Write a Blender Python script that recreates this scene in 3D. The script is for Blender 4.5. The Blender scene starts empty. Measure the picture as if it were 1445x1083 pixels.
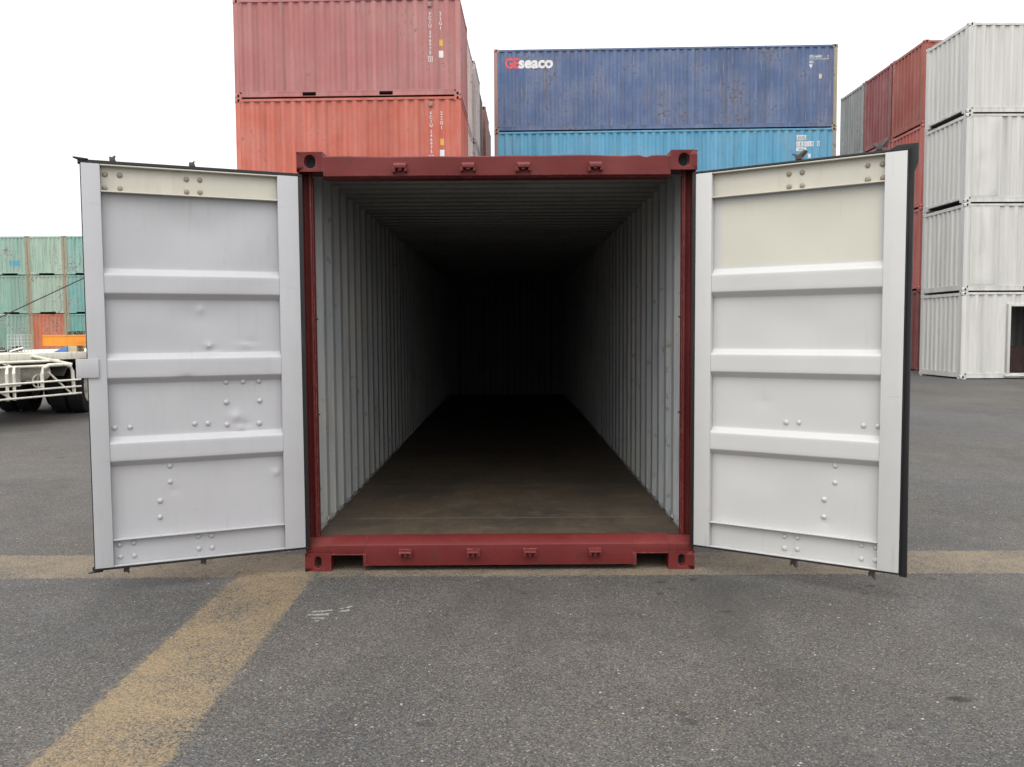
import bpy, bmesh, math, random
from mathutils import Vector, Matrix
R = math.radians
random.seed(7)
sc = bpy.context.scene
col = sc.collection

# ------------------------------------------------------------------ camera
cam_d = bpy.data.cameras.new("camera")
cam = bpy.data.objects.new("camera", cam_d); col.objects.link(cam); sc.camera = cam
cam_d.sensor_fit = 'HORIZONTAL'; cam_d.sensor_width = 36.0
cam_d.lens = 36.0*1188.293/1445.0
cam_d.clip_end = 2000.0
PITCH, YAW, ROLL = 0.06139425, 0.00156059, -0.00632925
fw = Vector((math.sin(YAW)*math.cos(PITCH), math.cos(YAW)*math.cos(PITCH), -math.sin(PITCH)))
rt = Vector((math.cos(YAW), -math.sin(YAW), 0)); up = rt.cross(fw)
r2 = math.cos(ROLL)*rt + math.sin(ROLL)*up; u2 = -math.sin(ROLL)*rt + math.cos(ROLL)*up
m = Matrix((r2, u2, -fw)).transposed().to_4x4(); m.translation = Vector((0.07476, -5.19189, 1.49294))
cam.matrix_world = m

# ------------------------------------------------------------------ sky, sun, exposure
SUN_EL, SUN_ROT = R(58), R(194)
w = bpy.data.worlds.new("World"); sc.world = w; w.use_nodes = True
wn, wl = w.node_tree.nodes, w.node_tree.links
bg = wn["Background"]
sky = wn.new("ShaderNodeTexSky"); sky.sky_type = 'NISHITA'; sky.sun_disc = False
sky.sun_elevation = SUN_EL; sky.sun_rotation = SUN_ROT; sky.dust_density = 4.0; sky.air_density = 1.0
hsv = wn.new("ShaderNodeHueSaturation"); hsv.inputs['Saturation'].default_value = 0.07
wl.new(sky.outputs[0], hsv.inputs['Color'])
# overcast cloud layer: brighter overhead than at the horizon
tc = wn.new("ShaderNodeTexCoord"); sx = wn.new("ShaderNodeSeparateXYZ"); wl.new(tc.outputs['Generated'], sx.inputs[0])
mr = wn.new("ShaderNodeMapRange"); mr.inputs[1].default_value = 0.0; mr.inputs[2].default_value = 1.0
mr.inputs[3].default_value = 1.0; mr.inputs[4].default_value = 2.4; wl.new(sx.outputs['Z'], mr.inputs[0])
mx = wn.new("ShaderNodeVectorMath"); mx.operation = 'SCALE'
wl.new(hsv.outputs[0], mx.inputs[0]); wl.new(mr.outputs[0], mx.inputs['Scale'])
cl = wn.new("ShaderNodeMix"); cl.data_type = 'RGBA'; cl.inputs[0].default_value = 0.72        # thin even cloud over the sky
wl.new(hsv.outputs[0], cl.inputs[6]); cl.inputs[7].default_value = (9.3, 9.45, 9.6, 1)
wl.new(cl.outputs[2], mx.inputs[0])
wl.new(mx.outputs[0], bg.inputs[0]); bg.inputs[1].default_value = 0.12
sun_d = bpy.data.lights.new("sun", 'SUN'); sun_d.energy = 0.7; sun_d.angle = R(40); sun_d.color = (1.0, 0.965, 0.91)
sun = bpy.data.objects.new("sun", sun_d); col.objects.link(sun); sun.location = (0, -20, 30)
tosun = Vector((math.sin(SUN_ROT)*math.cos(SUN_EL), math.cos(SUN_ROT)*math.cos(SUN_EL), math.sin(SUN_EL)))
sun.rotation_euler = tosun.to_track_quat('Z', 'Y').to_euler()
vs = sc.view_settings
vs.view_transform = 'Standard'; vs.look = 'None'; vs.gamma = 1.0; vs.use_curve_mapping = False; vs.exposure = 0.0
sc.cycles.use_denoising = True
sc.cycles.max_bounces = 8; sc.cycles.diffuse_bounces = 1

# ------------------------------------------------------------------ materials
def lin(r, g, b):
    f = lambda c: c/12.92 if c <= 0.04045 else ((c+0.055)/1.055)**2.4
    return (f(r/255), f(g/255), f(b/255), 1)
class NT:
    def __init__(s, name):
        s.m = bpy.data.materials.new(name); s.m.use_nodes = True
        s.n = s.m.node_tree.nodes; s.l = s.m.node_tree.links
        s.b = s.n["Principled BSDF"]
    def node(s, t, ins=None, **kw):
        k = s.n.new(t)
        for a, v in kw.items(): setattr(k, a, v)
        for a, v in (ins or {}).items():
            if hasattr(v, 'is_linked') or isinstance(v, bpy.types.NodeSocket): s.l.new(v, k.inputs[a])
            else: k.inputs[a].default_value = v
        return k
    def noise(s, vec, scale, detail=4, rough=0.55, dist=0.0):
        return s.node("ShaderNodeTexNoise", {'Vector': vec, 'Scale': scale, 'Detail': detail, 'Roughness': rough, 'Distortion': dist}).outputs[0]
    def ramp(s, fac, a, b, va=0.0, vb=1.0):
        k = s.node("ShaderNodeMapRange", {0: fac, 1: a, 2: b, 3: va, 4: vb}); k.clamp = True
        return k.outputs[0]
    def mix(s, fac, a, b, mode='MIX'):
        k = s.node("ShaderNodeMix", data_type='RGBA', blend_type=mode)
        for i, v in ((0, fac), (6, a), (7, b)):
            if isinstance(v, bpy.types.NodeSocket): s.l.new(v, k.inputs[i])
            else: k.inputs[i].default_value = v
        return k.outputs[2]
    def math(s, op, a, b=0.0, c=0.0):
        k = s.node("ShaderNodeMath", operation=op)
        for i, v in enumerate((a, b, c)):
            if isinstance(v, bpy.types.NodeSocket): s.l.new(v, k.inputs[i])
            else: k.inputs[i].default_value = v
        return k.outputs[0]
    def scale(s, vec, v):
        k = s.node("ShaderNodeVectorMath", operation='MULTIPLY'); s.l.new(vec, k.inputs[0]); k.inputs[1].default_value = v
        return k.outputs[0]
    def coord(s, rand=True):
        o = s.node("ShaderNodeTexCoord").outputs['Object']
        if not rand: return o
        r = s.node("ShaderNodeObjectInfo").outputs['Random']
        rr = s.math('MULTIPLY', r, 37.0)
        k = s.node("ShaderNodeVectorMath", operation='ADD'); s.l.new(o, k.inputs[0])
        cmb = s.node("ShaderNodeCombineXYZ", {0: rr, 1: rr, 2: rr}); s.l.new(cmb.outputs[0], k.inputs[1])
        return k.outputs[0]
    def bump(s, h, strength, dist=0.01):
        k = s.node("ShaderNodeBump", {'Height': h, 'Strength': strength, 'Distance': dist})
        s.l.new(k.outputs[0], s.b.inputs['Normal'])
    def out(s, color, rough=0.5, metal=0.0, spec=0.5):
        for nme, v in (('Base Color', color), ('Roughness', rough), ('Metallic', metal), ('Specular IOR Level', spec)):
            if isinstance(v, bpy.types.NodeSocket): s.l.new(v, s.b.inputs[nme])
            else: s.b.inputs[nme].default_value = v
        return s.m

def flat_paint(name, c, rough=0.45, var=0.12, dirt=None, dirt_amt=0.25, bump=0.12, scale=3.0, scuff=0.0):
    t = NT(name); v = t.coord(False)
    n = t.noise(v, scale, 5); n2 = t.noise(t.scale(v, (9, 9, 1.2)), 2.0, 4)
    f = t.ramp(n, 0.3, 0.7, 1-var, 1+var*0.6)
    base = t.mix(1.0, c, t.node("ShaderNodeCombineXYZ", {0: f, 1: f, 2: f}).outputs[0], 'MULTIPLY')
    if dirt: base = t.mix(t.math('MULTIPLY', t.ramp(n2, 0.55, 0.8), dirt_amt), base, dirt)
    if scuff:
        m1 = t.noise(t.scale(v, (1.2, 1, 7)), 3.2, 8, 0.75); m2 = t.noise(t.scale(v, (9, 1, 0.7)), 2.2, 8, 0.72); m3 = t.noise(v, 34, 5, 0.7)
        base = t.mix(t.math('MULTIPLY', t.ramp(m1, 0.63, 0.70), scuff*0.6), base, (0.26, 0.25, 0.245, 1))
        base = t.mix(t.math('MULTIPLY', t.ramp(m2, 0.60, 0.72), scuff*0.55), base, (0.33, 0.30, 0.27, 1))
        base = t.mix(t.math('MULTIPLY', t.ramp(m3, 0.735, 0.76), scuff), base, (0.13, 0.085, 0.06, 1))
    t.bump(t.noise(v, 22.0, 3), bump, 0.004)
    return t.out(base, t.ramp(n, 0.3, 0.7, rough-0.06, rough+0.1))

def weathered(name, rust=0.2, streak=0.35, fade=0.2, rough=0.6, dark=False):
    """Old container paint: the object's own colour with fading, run-down streaks, scuffs and rust."""
    t = NT(name); v = t.coord(True)
    oc = t.node("ShaderNodeObjectInfo").outputs['Color']
    big = t.noise(v, 0.9, 5); stv = t.scale(v, (7.0, 7.0, 0.45)); st = t.noise(stv, 1.3, 6, 0.6)
    fine = t.noise(v, 9.0, 6, 0.65); pan = t.noise(t.scale(v, (3.6, 3.6, 0.08)), 1.0, 2)
    c = t.mix(t.math('MULTIPLY', t.ramp(big, 0.38, 0.68), fade), oc, (0.62, 0.58, 0.55, 1))
    k = t.ramp(pan, 0.3, 0.7, 0.86, 1.12); c = t.mix(1.0, c, t.node("ShaderNodeCombineXYZ", {0: k, 1: k, 2: k}).outputs[0], 'MULTIPLY')
    c = t.mix(t.math('MULTIPLY', t.ramp(st, 0.52, 0.72), streak), c, (0.10, 0.075, 0.06, 1))
    c = t.mix(t.math('MULTIPLY', t.ramp(t.noise(stv, 2.6, 4), 0.58, 0.75), streak*0.6), c, (0.55, 0.5, 0.46, 1))
    rm = t.ramp(t.math('ADD', t.math('MULTIPLY', fine, 0.65), t.math('MULTIPLY', big, 0.35)), 0.66-rust*0.3, 0.72-rust*0.25)
    rustc = t.mix(t.noise(v, 17, 4), (0.07, 0.03, 0.018, 1), (0.25, 0.11, 0.05, 1))
    if dark: rustc = t.mix(t.noise(v, 5, 4), (0.045, 0.04, 0.045, 1), (0.17, 0.10, 0.085, 1))
    c = t.mix(t.math('MULTIPLY', rm, min(1.0, 0.35+rust*1.5)), c, rustc)
    t.bump(fine, 0.15, 0.01)
    return t.out(c, t.ramp(fine, 0.3, 0.7, rough-0.1, rough+0.15), spec=0.35)

M = {}
M['paint'] = weathered('weathered_paint', 0.20, 0.30, 0.12)
M['paint_rusty'] = weathered('rusty_paint', 0.34, 0.55, 0.22)
M['paint_scuffed'] = weathered('scuffed_paint', 0.33, 0.55, 0.14, dark=True)
M['paint_clean'] = weathered('fresh_white_paint', 0.02, 0.20, 0.05, 0.5)
M['hole'] = flat_paint('dark_hollow', (0.006, 0.006, 0.006, 1), 0.9, 0.05)
M['rubber'] = flat_paint('black_rubber', (0.008, 0.008, 0.009, 1), 0.6, 0.25, (0.07, 0.065, 0.06, 1), 0.5)
M['tyre'] = flat_paint('tyre_rubber', (0.012, 0.012, 0.013, 1), 0.8, 0.2, (0.06, 0.055, 0.05, 1), 0.5)
M['steel'] = flat_paint('galvanised_dirty_steel', (0.09, 0.08, 0.072, 1), 0.55, 0.4, (0.10, 0.05, 0.03, 1), 0.8, 0.3, 14)
M['bolt_cream'] = flat_paint('tarnished_bolt', (0.30, 0.26, 0.19, 1), 0.45, 0.25, (0.12, 0.08, 0.05, 1), 0.6, 0.2, 20)

def main_red():
    t = NT('dark_red_container_paint'); v = t.coord(False)
    a = t.noise(v, 1.7, 5); b = t.noise(v, 14, 6, 0.65); stv = t.noise(t.scale(v, (2, 2, 14)), 2.0, 4)
    c = t.mix(t.ramp(a, 0.35, 0.7), (0.128, 0.0155, 0.0145, 1), (0.170, 0.028, 0.026, 1))
    c = t.mix(t.math('MULTIPLY', t.ramp(stv, 0.5, 0.75), 0.3), c, (0.09, 0.014, 0.016, 1))
    c = t.mix(t.math('MULTIPLY', t.ramp(b, 0.66, 0.76), 0.3), c, (0.26, 0.13, 0.11, 1))
    c = t.mix(t.math('MULTIPLY', t.ramp(t.noise(v, 31, 5, 0.6), 0.67, 0.72), 0.8), c, (0.06, 0.03, 0.022, 1))
    # paint rubbed through along the edges
    be = t.node("ShaderNodeBevel", {'Radius': 0.007}, samples=4).outputs[0]; gn = t.node("ShaderNodeNewGeometry").outputs['Normal']
    dt = t.node("ShaderNodeVectorMath", operation='DOT_PRODUCT'); t.l.new(be, dt.inputs[0]); t.l.new(gn, dt.inputs[1])
    edge = t.math('MULTIPLY', t.ramp(dt.outputs['Value'], 0.86, 0.992, 1, 0), t.ramp(t.noise(v, 18, 6, 0.7), 0.42, 0.60))
    c = t.mix(t.math('MULTIPLY', edge, 0.8), c, t.mix(t.ramp(t.noise(v, 45, 3), 0.45, 0.6), (0.36, 0.17, 0.15, 1), (0.085, 0.042, 0.028, 1)))
    c = t.mix(t.math('MULTIPLY', t.ramp(t.noise(v, 6.5, 7, 0.7), 0.59, 0.67), 0.6), c, (0.075, 0.028, 0.020, 1))
    t.bump(t.noise(v, 30, 4), 0.22, 0.004)
    return t.out(c, t.ramp(b, 0.3, 0.7, 0.42, 0.62), spec=0.3)
M['red'] = main_red()
M['door_grey'] = flat_paint('light_grey_door_paint', (0.465, 0.458, 0.470, 1), 0.42, 0.05, (0.30, 0.28, 0.27, 1), 0.14, 0.10, 2.2, 0.75)
M['door_grey_warm'] = flat_paint('pale_grey_door_paint', (0.575, 0.562, 0.545, 1), 0.42, 0.04, (0.36, 0.33, 0.30, 1), 0.12, 0.10, 2.2, 0.6)
M['cream'] = flat_paint('old_cream_paint', (0.60, 0.57, 0.48, 1), 0.5, 0.06, (0.33, 0.28, 0.2, 1), 0.25, 0.08, 2.5)
def overspray():
    t = NT('grey_paint_sprayed_round_cream_area'); v = t.coord(False)
    s = t.node("ShaderNodeSeparateXYZ", {0: v}); n = t.noise(v, 11, 4)
    j = t.math('MULTIPLY', t.math('SUBTRACT', n, 0.5), 0.035)
    def band(val, lo, hi):
        q = t.math('ADD', val, j)
        return t.math('MULTIPLY', t.ramp(q, lo-0.012, lo+0.012), t.ramp(q, hi-0.012, hi+0.012, 1, 0))
    mk = t.math('MULTIPLY', band(s.outputs[0], 0.150, 1.040), band(s.outputs[2], 1.872, 2.262))
    g = t.mix(t.ramp(t.noise(v, 2.2, 4), 0.3, 0.7), (0.555, 0.542, 0.526, 1), (0.592, 0.578, 0.562, 1))
    c = t.mix(mk, g, t.mix(t.ramp(t.noise(v, 2.6, 4), 0.3, 0.7), (0.585, 0.565, 0.475, 1), (0.62, 0.60, 0.505, 1)))
    m2 = t.noise(t.scale(v, (9, 1, 0.7)), 2.2, 8, 0.72); m3 = t.noise(v, 34, 5, 0.7)
    c = t.mix(t.math('MULTIPLY', t.ramp(m2, 0.60, 0.72), 0.22), c, (0.33, 0.30, 0.27, 1))
    c = t.mix(t.math('MULTIPLY', t.ramp(m3, 0.735, 0.76), 0.4), c, (0.13, 0.085, 0.06, 1))
    t.bump(t.noise(v, 20, 3), 0.1, 0.004)
    return t.out(c, 0.45)
M['overspray'] = overspray()
def interior():
    t = NT('grey_interior_paint'); v = t.coord(False)
    a = t.noise(v, 1.3, 5); b = t.noise(t.scale(v, (6, 6, 0.8)), 2.2, 5)
    c = t.mix(t.ramp(a, 0.35, 0.68), (0.33, 0.34, 0.35, 1), (0.42, 0.41, 0.375, 1))
    c = t.mix(t.math('MULTIPLY', t.ramp(b, 0.5, 0.75), 0.4), c, (0.12, 0.11, 0.10, 1))
    c = t.mix(t.math('MULTIPLY', t.ramp(t.noise(v, 12, 5), 0.64, 0.7), 0.5), c, (0.10, 0.06, 0.04, 1))
    t.bump(b, 0.15, 0.01)
    return t.out(c, 0.55)
M['interior'] = interior()
M['interior_roof'] = flat_paint('shade_darkened_ceiling_paint', (0.27, 0.275, 0.265, 1), 0.6, 0.2, (0.06, 0.055, 0.05, 1), 0.5, 0.1, 1.5)  # interior paint darkened to add ceiling shade; the streaks are dirt
M['interior_end'] = flat_paint('shade_darkened_end_wall_paint', (0.075, 0.08, 0.085, 1), 0.6, 0.3, (0.04, 0.035, 0.03, 1), 0.5, 0.1, 1.5)  # dimness of the deep end put into the base colour; streaks are dirt
def plywood():
    t = NT('worn_plywood_floor'); v = t.coord(False)
    g = t.noise(t.scale(v, (9, 3.0, 1)), 2.5, 8, 0.68); a = t.noise(v, 1.6, 5); sc_ = t.noise(t.scale(v, (3, 14, 1)), 3.0, 6, 0.7)
    c = t.mix(t.ramp(g, 0.3, 0.7), (0.070, 0.050, 0.032, 1), (0.104, 0.077, 0.050, 1))
    c = t.mix(t.math('MULTIPLY', t.ramp(a, 0.42, 0.64), 0.6), c, (0.034, 0.028, 0.022, 1))
    c = t.mix(t.math('MULTIPLY', t.ramp(t.noise(v, 5.5, 7, 0.7), 0.52, 0.70), 0.5), c, (0.15, 0.12, 0.085, 1))
    c = t.mix(t.math('MULTIPLY', t.ramp(sc_, 0.63, 0.70), 0.55), c, (0.24, 0.22, 0.19, 1))
    s = t.node("ShaderNodeSeparateXYZ", {0: v}).outputs[1]
    seam = t.math('PINGPONG', t.math('ADD', s, 0.62), 0.61)
    c = t.mix(t.math('MULTIPLY', t.ramp(seam, 0.0, 0.020, 1, 0), 0.75), c, (0.15, 0.13, 0.10, 1))
    t.bump(g, 0.2, 0.004)
    return t.out(c, 0.62)
M['plywood'] = plywood()

def asphalt(name, paint=None, wear=0.5):
    t = NT(name); v = t.node("ShaderNodeNewGeometry").outputs['Position']
    vo = t.node("ShaderNodeTexVoronoi", {'Vector': v, 'Scale': 150.0, 'Randomness': 1.0})
    cell = t.node("ShaderNodeSeparateXYZ", {0: vo.outputs['Color']})
    vo2 = t.node("ShaderNodeTexVoronoi", {'Vector': v, 'Scale': 62.0, 'Randomness': 1.0})
    cell2 = t.node("ShaderNodeSeparateXYZ", {0: vo2.outputs['Color']})
    fine = t.noise(v, 130, 4, 0.65); mid = t.noise(v, 4.0, 7, 0.62); big = t.noise(v, 0.45, 5, 0.55); broad = t.noise(v, 0.16, 3)
    g = t.ramp(cell.outputs[0], 0.0, 1.0, 0.55, 1.5)
    g = t.math('MULTIPLY', g, t.ramp(fine, 0.3, 0.7, 0.62, 1.35))
    g = t.math('MULTIPLY', g, t.ramp(mid, 0.3, 0.7, 0.88, 1.11))
    g = t.math('MULTIPLY', g, t.ramp(big, 0.32, 0.68, 0.84, 1.14))
    base = t.mix(t.ramp(t.noise(v, 0.35, 4), 0.42, 0.66), (0.080, 0.078, 0.0755, 1), (0.092, 0.083, 0.073, 1))
    c = t.mix(1.0, base, t.node("ShaderNodeCombineXYZ", {0: g, 1: g, 2: g}).outputs[0], 'MULTIPLY')
    # scattered pale and ochre stones, and pits
    c = t.mix(t.math('MULTIPLY', t.ramp(cell.outputs[1], 0.95, 0.97), 0.5), c, (0.32, 0.31, 0.29, 1))
    c = t.mix(t.math('MULTIPLY', t.ramp(cell2.outputs[1], 0.993, 0.996), t.ramp(vo2.outputs['Distance'], 0.25, 0.42, 0.8, 0)), c, (0.52, 0.51, 0.49, 1))
    c = t.mix(t.math('MULTIPLY', t.ramp(cell.outputs[2], 0.93, 0.95), 0.5), c, (0.19, 0.13, 0.075, 1))
    c = t.mix(t.math('MULTIPLY', t.ramp(cell2.outputs[2], 0.93, 0.95), t.ramp(vo2.outputs['Distance'], 0.2, 0.4, 0.6, 0)), c, (0.03, 0.029, 0.028, 1))
    # oil drips and old dark stains
    spots = t.node("ShaderNodeTexVoronoi", {'Vector': t.scale(v, (1, 1.6, 1)), 'Scale': 1.55, 'Randomness': 1.0})
    sp = t.math('ADD', spots.outputs['Distance'], t.math('MULTIPLY', t.noise(v, 22, 3), 0.07))
    pick = t.ramp(t.node("ShaderNodeSeparateXYZ", {0: spots.outputs['Color']}).outputs[0], 0.5, 0.52)
    c = t.mix(t.math('MULTIPLY', t.math('MULTIPLY', t.ramp(sp, 0.085, 0.125, 1, 0), pick), 0.78), c, (0.024, 0.023, 0.023, 1))
    c = t.mix(t.math('MULTIPLY', t.ramp(t.noise(t.scale(v, (1, 0.5, 1)), 1.1, 5, 0.6), 0.52, 0.70), 0.45), c, (0.045, 0.043, 0.041, 1))
    drips = t.node("ShaderNodeTexVoronoi", {'Vector': t.scale(v, (1, 1.4, 1)), 'Scale': 7.0, 'Randomness': 1.0})
    near_ = t.ramp(t.noise(v, 1.3, 3), 0.58, 0.66); dp = t.math('ADD', drips.outputs['Distance'], t.math('MULTIPLY', t.noise(v, 60, 3), 0.2))
    c = t.mix(t.math('MULTIPLY', t.math('MULTIPLY', t.ramp(dp, 0.26, 0.36, 1, 0), near_), 0.7), c, (0.024, 0.023, 0.023, 1))
    h = t.math('ADD', t.math('MULTIPLY', vo.outputs['Distance'], -0.8), fine)
    if paint:
        wn_ = t.math('ADD', t.math('MULTIPLY', t.noise(v, 9, 6, 0.7), 0.55), t.math('MULTIPLY', cell.outputs[0], 0.42))
        wn_ = t.math('ADD', wn_, t.math('MULTIPLY', t.math('SUBTRACT', t.noise(v, 1.7, 5, 0.6), 0.5), 0.9))
        f = t.ramp(wn_, wear-0.28, wear+0.20)
        s = t.node("ShaderNodeSeparateXYZ", {0: t.node("ShaderNodeTexCoord").outputs['UV']})
        e = t.math('MINIMUM', t.math('MINIMUM', s.outputs[0], t.math('SUBTRACT', 1.0, s.outputs[0])), 1.0)
        e = t.math('ADD', e, t.math('MULTIPLY', t.math('SUBTRACT', t.noise(v, 26, 4), 0.5), 0.16))
        f = t.math('MULTIPLY', f, t.ramp(e, 0.0, 0.05))
        pc = t.mix(1.0, paint, t.node("ShaderNodeCombineXYZ", {0: t.ramp(fine, 0.3, 0.7, 0.65, 1.25), 1: t.ramp(fine, 0.3, 0.7, 0.65, 1.22), 2: t.ramp(fine, 0.3, 0.7, 0.6, 1.2)}).outputs[0], 'MULTIPLY')
        c = t.mix(t.math('MULTIPLY', f, 0.85), c, pc)
    t.bump(h, 0.5, 0.006)
    return t.out(c, t.ramp(fine, 0.3, 0.7, 0.7, 0.92), spec=0.3)
M['asphalt'] = asphalt('asphalt')
M['yellow_line'] = asphalt('worn_yellow_line_paint', (0.285, 0.210, 0.122, 1), 0.47)
M['pale_line'] = asphalt('worn_tan_line_paint', (0.265, 0.212, 0.145, 1), 0.47)
M['white_scuff'] = asphalt('worn_white_paint', (0.38, 0.37, 0.36, 1), 0.45)
M['concrete'] = flat_paint('grey_concrete', (0.25, 0.24, 0.225, 1), 0.85, 0.2)
M['trailer'] = flat_paint('cream_chassis_paint', (0.80, 0.775, 0.66, 1), 0.5, 0.14, (0.22, 0.17, 0.11, 1), 0.55, 0.15, 5)
M['orange'] = flat_paint('orange_beam_paint', (0.72, 0.25, 0.018, 1), 0.5, 0.15, (0.2, 0.07, 0.02, 1), 0.6, 0.15, 5)
M['grimy'] = flat_paint('grimy_dark_metal', (0.06, 0.055, 0.05, 1), 0.7, 0.4, (0.12, 0.07, 0.04, 1), 0.7, 0.3, 6)
M['blue_tarp'] = flat_paint('blue_tarpaulin', (0.07, 0.19, 0.5, 1), 0.5, 0.3)
M['wood'] = flat_paint('pale_timber', (0.48, 0.41, 0.27, 1), 0.8, 0.25)
M['cage'] = flat_paint('pale_wire', (0.42, 0.43, 0.42, 1), 0.5, 0.2)
M['white_ink'] = flat_paint('white_lettering', (0.74, 0.73, 0.71, 1), 0.5, 0.1)
M['red_ink'] = flat_paint('red_lettering', (0.75, 0.09, 0.09, 1), 0.5, 0.1)
M['dark_ink'] = flat_paint('dark_lettering', (0.05, 0.10, 0.16, 1), 0.5, 0.1)
M['yellow_ink'] = flat_paint('yellow_sticker', (0.70, 0.38, 0.06, 1), 0.5, 0.1)
M['peach_ink'] = flat_paint('peach_sticker', (0.72, 0.55, 0.40, 1), 0.5, 0.1)

# ------------------------------------------------------------------ mesh helpers
class MB:
    def __init__(s): s.v = []; s.f = []; s.mi = []
    def add(s, vs, fs, mi=0):
        o = len(s.v); s.v += [tuple(x) for x in vs]; s.f += [tuple(o+i for i in f) for f in fs]; s.mi += [mi]*len(fs); return s
    def box(s, x0, x1, y0, y1, z0, z1, mi=0):
        return s.add([(x0,y0,z0),(x1,y0,z0),(x1,y1,z0),(x0,y1,z0),(x0,y0,z1),(x1,y0,z1),(x1,y1,z1),(x0,y1,z1)],
              [(0,3,2,1),(4,5,6,7),(0,1,5,4),(1,2,6,5),(2,3,7,6),(3,0,4,7)], mi)
    def prism(s, poly, axis, a, b, mi=0):
        """poly of 2-D points extruded along axis between a and b"""
        def p(q, t):
            return {'x': (t, q[0], q[1]), 'y': (q[0], t, q[1]), 'z': (q[0], q[1], t)}[axis]
        n = len(poly)
        return s.add([p(q, a) for q in poly]+[p(q, b) for q in poly],
                     [tuple(range(n-1, -1, -1)), tuple(range(n, 2*n))]+[(i, (i+1) % n, n+(i+1) % n, n+i) for i in range(n)], mi)
    def tube(s, pts, r, n=10, mi=0, caps=True):
        pts = [Vector(p) for p in pts]; rings = []
        for i, p in enumerate(pts):
            d = ((pts[min(i+1, len(pts)-1)]-p).normalized()+(p-pts[max(i-1, 0)]).normalized()).normalized()
            a = d.cross(Vector((0, 0, 1))) if abs(d.z) < 0.95 else d.cross(Vector((1, 0, 0)))
            a.normalize(); b = d.cross(a)
            rr = r[i] if isinstance(r, (list, tuple)) else r
            rings.append([p+rr*(math.cos(2*math.pi*k/n)*a+math.sin(2*math.pi*k/n)*b) for k in range(n)])
        vs = [q for g in rings for q in g]; fs = []
        for i in range(len(pts)-1):
            for k in range(n): fs.append((i*n+k, i*n+(k+1) % n, (i+1)*n+(k+1) % n, (i+1)*n+k))
        if caps: fs += [tuple(range(n-1, -1, -1)), tuple(range((len(pts)-1)*n, len(pts)*n))]
        return s.add(vs, fs, mi)
    def lathe(s, prof, axis='x', n=32, mi=0, c=(0, 0, 0)):
        vs = []; fs = []; m_ = len(prof)
        for k in range(n):
            a = 2*math.pi*k/n
            for t, r in prof:
                u, v_ = r*math.cos(a), r*math.sin(a)
                q = {'x': (t, u, v_), 'y': (u, t, v_), 'z': (u, v_, t)}[axis]
                vs.append((q[0]+c[0], q[1]+c[1], q[2]+c[2]))
        for k in range(n):
            for i in range(m_-1): fs.append((k*m_+i, k*m_+i+1, ((k+1) % n)*m_+i+1, ((k+1) % n)*m_+i))
        return s.add(vs, fs, mi)
    def mesh(s, name, mats, angle=28, bevel=0.0, recalc=True, merge=False):
        me = bpy.data.meshes.new(name); me.from_pydata(s.v, [], s.f)
        for mt in mats: me.materials.append(mt)
        me.polygons.foreach_set('material_index', s.mi)
        bm = bmesh.new(); bm.from_mesh(me)
        if merge: bmesh.ops.remove_doubles(bm, verts=bm.verts, dist=1e-5)
        if recalc: bmesh.ops.recalc_face_normals(bm, faces=bm.faces)
        if bevel:
            es = [e for e in bm.edges if len(e.link_faces) == 2 and e.calc_face_angle() > 0.7]
            bmesh.ops.bevel(bm, geom=es, offset=bevel, segments=2, profile=0.6, affect='EDGES', clamp_overlap=True)
        bm.to_mesh(me); bm.free()
        me.polygons.foreach_set('use_smooth', [True]*len(me.polygons)); me.set_sharp_from_angle(angle=R(angle))
        return me
    def build(s, name, mats, parent=None, **kw):
        if not isinstance(mats, (list, tuple)): mats = [mats]
        return link(name, s.mesh(name, mats, **kw), parent)
def link(name, me, parent=None, color=None):
    o = bpy.data.objects.new(name, me); col.objects.link(o)
    if parent: o.parent = parent
    if color: o.color = color
    return o
def thing(name, label, cat, loc=(0, 0, 0), rz=0.0, group=None):
    o = bpy.data.objects.new(name, None); col.objects.link(o); o.empty_display_size = 0.3
    o.location = loc; o.rotation_euler = (0, 0, rz); tag(o, label, cat, group); return o
def tag(o, label, cat, group=None):
    o['label'] = label; o['category'] = cat
    if group: o['group'] = group
    return o
def structure(o): o['kind'] = 'structure'; return o

def hole_face(mb, T, wd, ht, hw, hh, depth, mi_hole=1, n=20, rad=None):
    """a rectangular face with a stadium hole; T maps (a, b, depth) to space"""
    ring = []; outer = []
    r = min(hw, hh) if rad is None else rad
    for k in range(n):
        a = 2*math.pi*(k+0.5)/n; ca, sa = math.cos(a), math.sin(a)
        ring.append((math.copysign(hw-r, ca)+r*ca, math.copysign(hh-r, sa)+r*sa))
        q = min((wd/2)/max(abs(ca), 1e-6), (ht/2)/max(abs(sa), 1e-6)); outer.append([ca*q, sa*q])
    for sx_ in (1, -1):
        for sy_ in (1, -1):
            k = max(range(n), key=lambda i: outer[i][0]*sx_*ht+outer[i][1]*sy_*wd); outer[k] = [sx_*wd/2, sy_*ht/2]
    vs = [T(a, b, 0) for a, b in outer]+[T(a, b, 0) for a, b in ring]+[T(a, b, depth) for a, b in ring]
    mb.add(vs, [(i, (i+1) % n, n+(i+1) % n, n+i) for i in range(n)], 0)
    mb.add(vs, [(n+i, n+(i+1) % n, 2*n+(i+1) % n, 2*n+i) for i in range(n)], 0)
    mb.add(vs, [tuple(range(2*n, 3*n))], mi_hole)

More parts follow.
